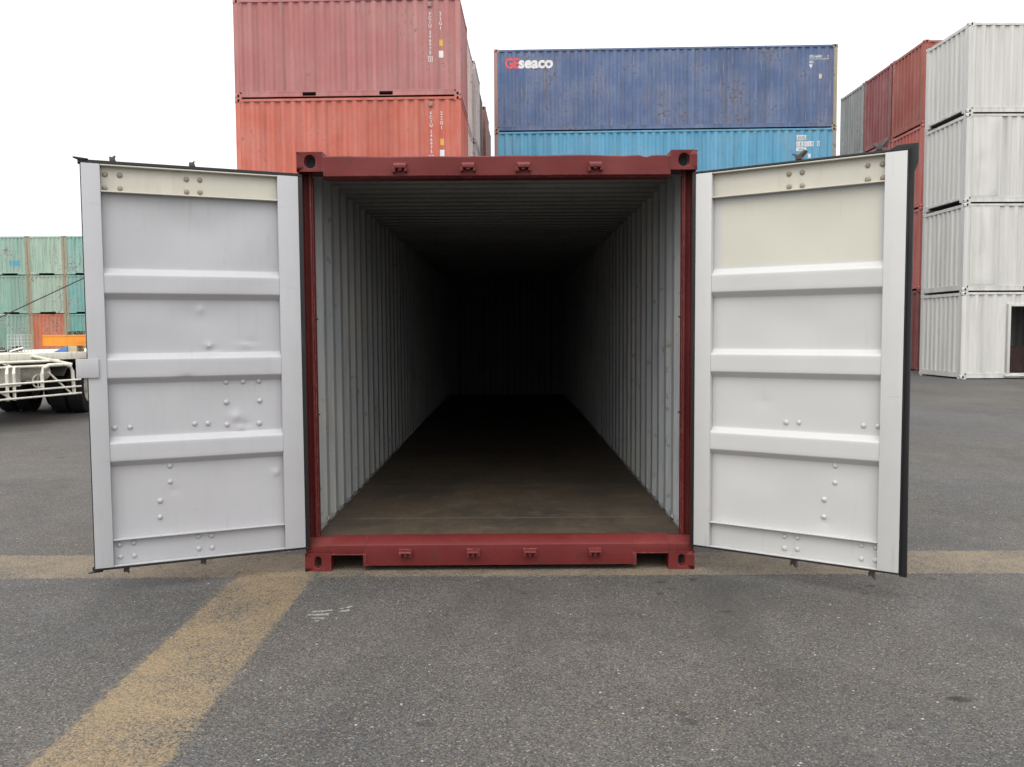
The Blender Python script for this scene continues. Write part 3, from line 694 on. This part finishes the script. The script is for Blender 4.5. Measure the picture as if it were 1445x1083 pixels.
# --- red stack behind the left door: rows of 20 ft boxes, long side to the camera, four tiers
RZ = R(-1.6)
ax, ay = Vector((math.cos(RZ), math.sin(RZ))), Vector((-math.sin(RZ), math.cos(RZ)))
near = Vector((-1.20, 17.62))
GRP_RED = 'containers stacked behind the left door'
c_pink = (0.43, 0.165, 0.155, 1); c_or = (0.52, 0.128, 0.085, 1)  # reds lightened so the paint carries the bright sky's veiling glare
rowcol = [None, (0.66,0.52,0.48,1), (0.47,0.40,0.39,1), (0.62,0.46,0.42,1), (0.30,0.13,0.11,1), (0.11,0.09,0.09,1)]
rowstep = [0, -0.05, 0.03, -0.04, 0.05, 0.0]
rowname = ['', 'pale beige', 'pinkish grey', 'chalky pink', 'dark brown', 'sooty grey']
ordn = ['front', 'second', 'third', 'fourth', 'fifth', 'last']
tiers = ['ground tier', 'second tier', 'third tier', 'top tier']
for r_ in range(6):
    o = near-ax*(L20-rowstep[r_])+ay*(r_*2.66 if r_ < 4 else r_*2.66+0.35)
    for t_ in range(4):
        if r_ == 0:
            if t_ == 3: lab = 'pinkish red container with white vertical numbers, topmost above the left door'
            elif t_ == 2: lab = 'orange red container with white vertical numbers, directly beneath the pinkish red top one'
            else: lab = 'weathered red container in the stack behind the left door, ' + tiers[t_]
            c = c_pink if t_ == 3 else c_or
        else:
            lab = f'{rowname[r_]} container end in the {ordn[r_]} row of the red stack, {tiers[t_]}'
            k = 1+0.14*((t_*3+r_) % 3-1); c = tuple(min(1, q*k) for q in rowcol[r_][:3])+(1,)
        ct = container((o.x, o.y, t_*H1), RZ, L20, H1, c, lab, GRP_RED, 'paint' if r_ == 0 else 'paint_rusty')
        if r_ == 0 and t_ >= 2:
            for i, ch in enumerate('FCIU'): lettering(ch, 5.25, 2.10-i*0.105, 0.12, M['white_ink'], ct, L20, 'serial_letter', 0.002, 0.95, True)
            for i, ch in enumerate('246975'): lettering(ch, 5.25, 1.62-i*0.105, 0.12, M['white_ink'], ct, L20, 'serial_digit', 0.002, 0.95, True)
            lettering('3', 5.25, 0.93, 0.12, M['white_ink'], ct, L20, 'check_digit', 0.003, 1.0, True)
            for a in ((5.19, 5.205, 0.90, 1.045), (5.295, 5.31, 0.90, 1.045), (5.2051, 5.2949, 0.90, 0.912), (5.2051, 5.2949, 1.033, 1.045)): plate(*a, M['white_ink'], ct, L20, 'digit_frame', 0.003)
            for i, ch in enumerate('22G1'): lettering(ch, 5.53, 2.10-i*0.125, 0.125, M['white_ink'], ct, L20, 'size_code', 0.002, 0.95, True)
            plate(5.49, 5.59, 1.30, 1.47, M['yellow_ink'], ct, L20, 'sticker'); plate(5.48, 5.60, 1.00, 1.18, M['white_ink'], ct, L20, 'sticker')
            mb = MB(); mb.box(5.19, 5.30, 0.0, 0.03, 2.32, 2.44); v_ = link('vent_cover', mb.mesh('vent_cover', [M['paint']], bevel=0.01), ct, (0.33, 0.2, 0.17, 1))
# --- blue stack behind the open container: high 40 ft boxes
BZ = R(-1.8); GRP_B = 'blue containers stacked behind the open container'
ab = Vector((math.cos(BZ), math.sin(BZ))); bo_ = Vector((-0.46, 25.62))
blues = [((0.05,0.16,0.30,1), 'faded blue container on the ground in the stack behind the open container', 'paint_rusty'),
         ((0.04,0.10,0.28,1), 'dull blue container in the second tier behind the open container', 'paint_rusty'),
         ((0.10,0.33,0.50,1), 'bright sky blue container just above the open red container roof', 'paint'),
         ((0.09,0.138,0.265,1), 'dark blue container with red and white lettering, topmost behind the open container', 'paint_scuffed')]
for t_, (c, lab, mt) in enumerate(blues):
    ct = container((bo_.x, bo_.y, t_*H2), BZ, L40, H2, c, lab, GRP_B, mt, frame=(0.10, 0.13, 0.17, 1), pockets=False)
    for ch in ct.children:
        if ch.name.startswith('corner_post') or ch.name.startswith('corner_casting'):
            ch.color = (0.36, 0.20, 0.17, 1) if ch.data.vertices[0].co.x+ch.location.x < 3 else (0.30, 0.25, 0.18, 1)
    if t_ == 3:
        lettering('GE', 0.40, H2-0.66, 0.50, M['red_ink'], ct, L40, 'logo_lettering', 0.016, 0.82)
        lettering('seaco', 0.89, H2-0.66, 0.54, M['white_ink'], ct, L40, 'logo_lettering', 0.022, 1.0, lift=0.008)
        lettering('GESU 466867', 11.20, H2-0.46, 0.13, M['white_ink'], ct, L40, 'serial_number', 0.003, 0.62); lettering('1', 11.82, H2-0.46, 0.13, M['white_ink'], ct, L40, 'check_digit', 0.003)
        plate(11.20, 11.90, H2-0.515, H2-0.50, M['white_ink'], ct, L40, 'rule_line')
        lettering('45G1', 11.20, H2-0.66, 0.13, M['white_ink'], ct, L40, 'size_code', 0.003, 0.62)
        me = bpy.data.meshes.new('warning_triangle'); me.from_pydata([(11.19,0,H2-0.70),(11.32,0,H2-0.70),(11.255,0,H2-0.84)], [], [(0,2,1)]); me.materials.append(M['white_ink']); link('warning_triangle', conform(me, L40), ct)
        plate(11.55, 11.65, H2-1.19, H2-1.03, M['peach_ink'], ct, L40)
    if t_ == 2:
        z = H2-0.24
        for i in range(4): plate(10.78+i*0.092, 10.865+i*0.092, z-0.20, z-0.02, M['white_ink'], ct, L40, 'letter_plate')
        for i, ch in enumerate('UXXU'): lettering(ch, 10.822+i*0.092, z-0.175, 0.17, M['dark_ink'], ct, L40, 'serial_letter', 0.0, 0.7, True, lift=0.008)
        for i, ch in enumerate('183119 0'):
            if ch != ' ':
                plate(10.78+i*0.105, 10.878+i*0.105, z-0.42, z-0.24, M['white_ink'], ct, L40, 'letter_plate')
                lettering(ch, 10.829+i*0.105, z-0.395, 0.17, M['dark_ink'], ct, L40, 'serial_digit', 0.0, 0.7, True, lift=0.008)
        plate(10.78, 11.15, z-0.58, z-0.45, M['white_ink'], ct, L40, 'letter_plate'); lettering('45G1', 10.965, z-0.56, 0.12, M['dark_ink'], ct, L40, 'size_code', 0, 0.8, True, lift=0.008)
        plate(11.20, 11.30, z-0.82, z-0.68, M['white_ink'], ct, L40)
# --- red and grey rows at the right, short ends facing left
GRP_R = 'containers in the row behind the white stack'
rows = [('brick red', [(0.20,0.045,0.045,1), (0.50,0.125,0.10,1), (0.50,0.125,0.10,1), (0.34,0.088,0.062,1)]),
        ('maroon', [(0.2,0.05,0.05,1), (0.3,0.07,0.06,1), (0.40,0.10,0.09,1), (0.25,0.062,0.062,1)]),
        ('greenish grey', [(0.2,0.22,0.22,1), (0.22,0.23,0.23,1), (0.25,0.26,0.26,1), (0.25,0.265,0.255,1)]),]
for r_, (nm, cs_) in enumerate(rows):
    for t_ in range(4):
        if r_ == 0: lab = ['dark red container on the ground squeezed between the right door and the white stack', 'salmon container in the second tier between the right door and white stack', 'salmon container in the third tier just above the right door corner', 'brick red container with orange streaks, topmost next to the white stack'][t_]
        else: lab = f'{nm} container end, {tiers[t_]}, {"next behind the brick red one" if r_ == 1 else "beside the blue stack corner"}'
        container((14.60, 24.85+r_*2.53, t_*H2), 0, L20, H2, cs_[t_], lab, GRP_R, 'paint' if r_ < 2 else 'paint_rusty', pockets=False)
# --- white stack at the right
WZ = R(1.0); GRP_W = 'white containers stacked at the right'
c_w = (0.63, 0.618, 0.575, 1)
wl_lab = ['white container at the bottom of the white stack, with a doorway cut in its side', 'white container second from the ground with a smooth patched panel', 'white container third from the ground with a dented flat panel', 'white container on top of the white stack']
for t_ in range(4):
    k = (1.0, 0.97, 0.96, 1.0)[t_]; c = (c_w[0]*k, c_w[1]*k, c_w[2]*k, 1)
    ct = container((13.42, 19.75, t_*H1), WZ, L20, H1, c, wl_lab[t_], GRP_W, 'paint_clean', skip=('front',) if t_ != 3 else (), tun=1.85 if t_ > 1 else 0.0)
    if t_ in (1, 2):
        mb = MB(); P = wall_pts(L20); mb2 = [(0.13, 0.0), (1.05, 0.0)] + [q for q in P if q[0] > 1.05]; n = len(mb2)
        mb.add([(a, 0.012+CORR*d, z) for z in (0.172, H1-0.085) for a, d in mb2], [(i, i+1, n+i+1, n+i) for i in range(n-1)])
        o = mb.build('side_wall', M['paint_clean'], ct); o.color = c
        mb = MB(); nx, nz = 26, 40; vs_ = []
        for j in range(nz+1):
            for i in range(nx+1):
                x = 0.20+0.80*i/nx; z = 0.20+2.26*j/nz; e = min(1, min(i, nx-i, j, nz-j)/3)
                y = 0.004+e*(0.012*math.sin(x*6+t_)*math.sin(z*3.1+t_*2)+0.018*math.exp(-((x-0.5)/0.18)**2-((z-1.1-0.3*t_+0.5)/0.25)**2)-0.006)
                vs_.append((x, min(y, 0.011), z))
        mb.add(vs_, [(j*(nx+1)+i, j*(nx+1)+i+1, (j+1)*(nx+1)+i+1, (j+1)*(nx+1)+i) for j in range(nz) for i in range(nx)])
        o = mb.build('patch_panel', M['paint_clean'], ct); o.color = c
    if t_ == 0:
        X0, X1, Z0, Z1 = 1.43, 2.53, 0.175, 2.17; P = wall_pts(L20)
        def seg(pp, z0, z1):
            n = len(pp); return MB().add([(a, 0.012+CORR*d, z) for z in (z0, z1) for a, d in pp], [(i, i+1, n+i+1, n+i) for i in range(n-1)])
        mb = MB()
        for pp, z0, z1 in (([q for q in P if q[0] < X0]+[(X0, wall_off(P, X0))], 0.172, H1-0.085), ([(X1, wall_off(P, X1))]+[q for q in P if q[0] > X1], 0.172, H1-0.085), ([(X0, wall_off(P, X0))]+[q for q in P if X0 < q[0] < X1]+[(X1, wall_off(P, X1))], Z1, H1-0.085)):
            s_ = seg(pp, z0, z1); mb.add(s_.v, s_.f)
        o = mb.build('side_wall', M['paint_clean'], ct); o.color = c
        fr = MB(); fr.box(X0-0.05, X0+0.03, -0.03, 0.06, Z0-0.04, Z1+0.06); fr.box(X1-0.03, X1+0.05, -0.03, 0.06, Z0-0.04, Z1+0.06); fr.box(X0+0.03, X1-0.03, -0.03, 0.06, Z1-0.02, Z1+0.06); fr.box(X0-0.12, X1+0.12, -0.05, 0.06, Z0-0.10, Z0-0.041)
        o = fr.build('door_frame', M['paint_clean'], ct, bevel=0.004); o.color = c
        li = MB(); li.box(X0-0.3, X1+0.5, 1.1, 1.14, 0.165, 0.95); o = li.build('inner_partition', M['paint'], ct); o.color = (0.05, 0.012, 0.012, 1)
# --- green stack far left on a low concrete pad, ends facing the camera
pad = MB(); pad.box(-45, -24, 51.2, 70, 0.0, 0.30); structure(pad.build('concrete_pavement', M['concrete']))
GRP_G = 'green containers stacked far behind the trailer'
cg = [[(0.24,0.39,0.32,1), (0.26,0.42,0.34,1), (0.30,0.46,0.37,1)], [(0.55,0.16,0.08,1), (0.36,0.47,0.37,1), (0.38,0.52,0.41,1)], [(0.17,0.39,0.34,1), (0.18,0.40,0.37,1), (0.26,0.47,0.40,1)]]
nm_g = [['dull green container on the ground at the photo edge', 'mottled green container in the middle tier at the photo edge', 'rusty pale green container in the top tier with a blue smear'],
        ['rust orange container among the green ones behind the trailer', 'pale sage green container sitting directly on the rust orange one', 'pale sage green container in the top tier above the orange one'],
        ['teal green container on the ground beside the rust orange one', 'teal green container in the middle tier next to the left door edge', 'teal green container in the top tier next to the left door edge']]
for q in range(3):
    for t_ in range(3):
        ct = container((-34.63+q*2.45+DEP, 51.6, 0.30+t_*H1), R(90), L20, H1, cg[q][t_], nm_g[q][t_], GRP_G, 'paint_rusty', frame=(0.33, 0.29, 0.19, 1), pockets=False, tun=1.05)
        if q == 0 and t_ == 2:                                    # blue paint smear on the end corrugation
            E_ = [(a, d) for a, d in wall_pts(DEP, 0.17) if 0.45 < a < 1.25]; n = len(E_)
            mb = MB(); mb.add([(0.014+0.04*d-0.006, a, z+0.012*math.sin(a*23)) for z in (0.62, 0.98) for a, d in E_], [(i, i+1, n+i+1, n+i) for i in range(n-1)])
            o = mb.build('paint_smear', M['paint_rusty'], ct); o.color = (0.10, 0.36, 0.48, 1)
# lashing wire slanting down across the green stack
mb = MB(); mb.tube([(-46.0, 49.5, 0.02), (-34.0, 50.2, 2.35), (-28.3, 50.6, 5.05), (-22.5, 51.0, 7.9)], 0.035, 8)
tag(mb.build('lashing_cable', M['grimy']), 'thin dark cable slanting up across the green container stack', 'cable')

# ------------------------------------------------------------------ low trailer at the left, with things lying on it
tr = thing('flatbed_trailer', 'cream white flatbed trailer with tubular side guard and black dual tyres beyond the left door', 'trailer', (-8.94, 11.14, 0), R(-17.5))
T = lambda mb, nme, mat, par=tr, **k: mb.build(nme, M[mat], par, **k)
mb = MB()
mb.box(1.36, 1.50, -5.0, 5.0, 1.055, 1.18); mb.box(-1.50, -1.36, -5.0, 5.0, 1.055, 1.18)
for y in [-4.9+i*0.82 for i in range(13)]: mb.box(-1.36, 1.36, y, y+0.09, 1.06, 1.15)
for x in (-0.5, 0.38): mb.box(x, x+0.12, -4.9, 4.9, 0.76, 1.058)
ch = T(mb, 'chassis_frame', 'trailer', bevel=0.006)
mb = MB(); mb.box(-1.35, 1.35, -5.0, 5.0, 1.152, 1.172); T(mb, 'deck', 'trailer')
mb = MB()
for z, x, y1 in ((1.045, 1.60, -1.25), (0.965, 1.66, -1.10)): mb.tube([(x, -5, z), (x, y1, z)], 0.022, 10)
mb.tube([(1.5, -1.72, 1.13), (1.62, -1.35, 1.04), (1.68, -1.05, 0.97)], 0.028, 10)
for y in (-4.2, -3.1, -2.26): mb.tube([(1.45, y, 1.06), (1.66, y, 0.96)], 0.028, 8)
T(mb, 'side_rail', 'trailer')
mb = MB(); X = 1.72
mb.tube([(X, -1.72, 0.60), (X, -1.72, 0.84), (X, -1.68, 0.93), (X, -1.58, 0.975), (X, -1.22, 0.975), (X, -1.12, 0.94), (X, -1.07, 0.85), (X, -1.05, 0.44)], 0.030, 12)
for y in (-2.27, -2.40, -3.6, -3.74):
    mb.tube([(X-0.06, y+0.06, 0.96), (X, y, 0.86), (X, y, 0.43)], 0.026, 10)
for z in (0.70, 0.58, 0.46): mb.tube([(X+0.035, -5, z), (X+0.035, -0.93, z)], 0.017, 8)
for a, b in (((-1.60, 0.86), (-1.13, 0.47)), ((-2.75, 0.70), (-2.35, 0.47)), ((-3.5, 0.86), (-3.05, 0.47))): mb.tube([(X+0.01, a[0], a[1]), (X+0.01, b[0], b[1])], 0.017, 8)
T(mb, 'side_guard', 'trailer')
def wheel(x, y):
    rp = [(-0.135, 0.30), (-0.145, 0.44), (-0.125, 0.49), (-0.10, 0.50), (0.10, 0.50), (0.125, 0.49), (0.145, 0.44), (0.135, 0.30)]
    w_ = MB()
    for dx in (-0.155, 0.155): w_.lathe([(t+dx, r) for t, r in rp], 'x', 40)
    for k in range(40):                                          # shoulder tread blocks
        a = 2*math.pi*k/40
        for dx in (-0.255, -0.085, 0.055, 0.225):
            q = [(dx, 0.498*math.cos(b), 0.498*math.sin(b)) for b in (a, a+0.09)]+[(dx, 0.506*math.cos(b), 0.506*math.sin(b)) for b in (a+0.09, a)]
            w_.add([(p[0], p[1], p[2]) for p in q]+[(p[0]+0.05, p[1], p[2]) for p in q], [(0,1,2,3),(7,6,5,4),(0,4,5,1),(1,5,6,2),(2,6,7,3),(3,7,4,0)])
    wo = w_.build('wheel', M['tyre'], tr, angle=40); wo.location = (x, y, 0.506); wo.rotation_euler = (0, 0, R(30))
    r_ = MB()
    r_.lathe([(-0.28, 0.301), (0.275, 0.301), (0.29, 0.285), (0.24, 0.26), (0.19, 0.13), (0.27, 0.11), (0.28, 0.001)], 'x', 32)
    r_.build('rim', M['trailer'], wo, angle=35)
for y in (0.0, 1.12):
    for x in (0.62, -0.66): wheel(x, y)
mb = MB()
for y in (0.0, 1.12): mb.tube([(-0.38, y, 0.50), (0.38, y, 0.50)], 0.06, 14)
T(mb, 'axle', 'grimy')
for x in (0.62, -0.62):
    mb = MB(); mb.prism([(0.56*math.cos(a), 0.50+0.56*math.sin(a)) for a in [R(25+i*13) for i in range(11)]]+[(0.55*math.cos(a), 0.50+0.55*math.sin(a)) for a in [R(155-i*13) for i in range(11)]], 'x', x-0.32, x+0.32)
    o = T(mb, 'mudguard', 'cage', angle=50)
mb = MB(); mb.lathe([(-0.35, 0.001), (-0.35, 0.12), (-0.30, 0.15), (0.30, 0.15), (0.35, 0.12), (0.35, 0.001)], 'y', 24, c=(1.05, -1.35, 0.83)); T(mb, 'air_tank', 'trailer')
mb = MB(); mb.box(0.9, 1.3, -2.5, -1.75, 0.62, 0.98); mb.box(0.85, 1.25, -3.6, -2.7, 0.66, 0.95); T(mb, 'tool_box', 'trailer', bevel=0.015)
mb = MB(); mb.tube([(1.45+0.10*0, -1.55+0.11*math.cos(a), 0.70+0.11*math.sin(a)) for a in [2*math.pi*i/24 for i in range(25)]], 0.016, 8, caps=False)
mb.tube([(1.45, -1.55, 0.70), (1.2, -1.55, 0.70)], 0.02, 8); mb.tube([(1.45, -1.65, 0.70), (1.45, -1.45, 0.70)], 0.010, 6); mb.tube([(1.45, -1.55, 0.60), (1.45, -1.55, 0.80)], 0.010, 6)
T(mb, 'hand_wheel', 'trailer')
DZ = 1.173
mb = MB(); mb.box(-8.45, -7.45, 10.20, 10.42, DZ+0.115, DZ+0.315); mb.box(-8.45, -7.45, 10.193, 10.1995, DZ+0.285, DZ+0.315); mb.box(-8.45, -7.45, 10.193, 10.1995, DZ+0.115, DZ+0.14); mb.box(-8.46, -8.4505, 10.193, 10.43, DZ+0.115, DZ+0.315)
tag(mb.build('steel_beam', M['orange'], bevel=0.008), 'orange steel beam raised on a timber block on the trailer deck', 'beam')
mb = MB(); mb.box(-7.99, -7.83, 10.18, 10.46, 1.1725, DZ+0.1145)
tag(mb.build('timber_block', M['wood'], bevel=0.006), 'pale timber block carrying the orange beam on the trailer', 'block')
mb = MB(); mb.prism([(-8.27, 1.1725), (-7.995, 1.1725), (-7.995, 1.268), (-8.05, 1.262), (-8.15, 1.225)], 'y', 10.16, 10.5)
tag(mb.build('folded_tarpaulin', M['blue_tarp'], bevel=0.012), 'small blue folded tarpaulin beside the timber block on the trailer', 'tarpaulin')
mb = MB()
for i in range(9):
    cx_, cz_, a0 = -8.03+i*0.034+random.uniform(-.01, .01), DZ+0.35+random.uniform(-0.012, 0.014), random.uniform(0, 3)
    mb.tube([(cx_+0.032*math.cos(a)*math.cos(a0), 10.3+0.032*math.cos(a)*math.sin(a0)+random.uniform(-.002, .002), cz_+0.026*math.sin(a)) for a in [2*math.pi*j/10 for j in range(11)]], 0.009, 6, caps=False)
tag(mb.build('chain', M['grimy']), 'heap of dark chain lying on top of the orange beam', 'chain')
mb = MB(); x0, x1, y0, y1, z0, z1 = -8.92, -8.66, 9.9, 10.2, 1.175, 1.50
for i in range(5):
    x = x0+(x1-x0)*i/4
    for y in (y0, y1): mb.tube([(x, y, z0), (x, y, z1)], 0.006, 6)
for i in range(6):
    z = z0+0.006+(z1-z0-0.012)*i/5
    for y in (y0, y1): mb.tube([(x0, y, z), (x1, y, z)], 0.005, 6)
    for x in (x0, x1): mb.tube([(x, y0, z), (x, y1, z)], 0.005, 6)
tag(mb.build('wire_cage', M['cage']), 'small pale wire cage standing on the trailer deck', 'cage')
mb = MB()
for i in range(7):
    x, y, a = -9.35+random.uniform(0, 0.4), 9.95+random.uniform(0, 0.25), random.uniform(-0.6, 0.6)
    L_ = random.uniform(0.12, 0.26); mb.tube([(x, y, 1.19+0.01*i), (x+L_*math.cos(a), y+L_*0.4*math.sin(a), 1.20+0.012*i+0.05*abs(a))], random.uniform(0.010, 0.022), 7)
tag(mb.build('scrap_metal', M['grimy']), 'little heap of rusty scrap bars beside the wire cage on the trailer', 'scrap')
mb = MB(); mb.tube([(-8.86, 9.86, 1.20), (-8.62, 9.86, 1.27)], 0.013, 8)
tag(mb.build('white_stick', M['white_ink']), 'short white stick leaning at the foot of the wire cage', 'stick')
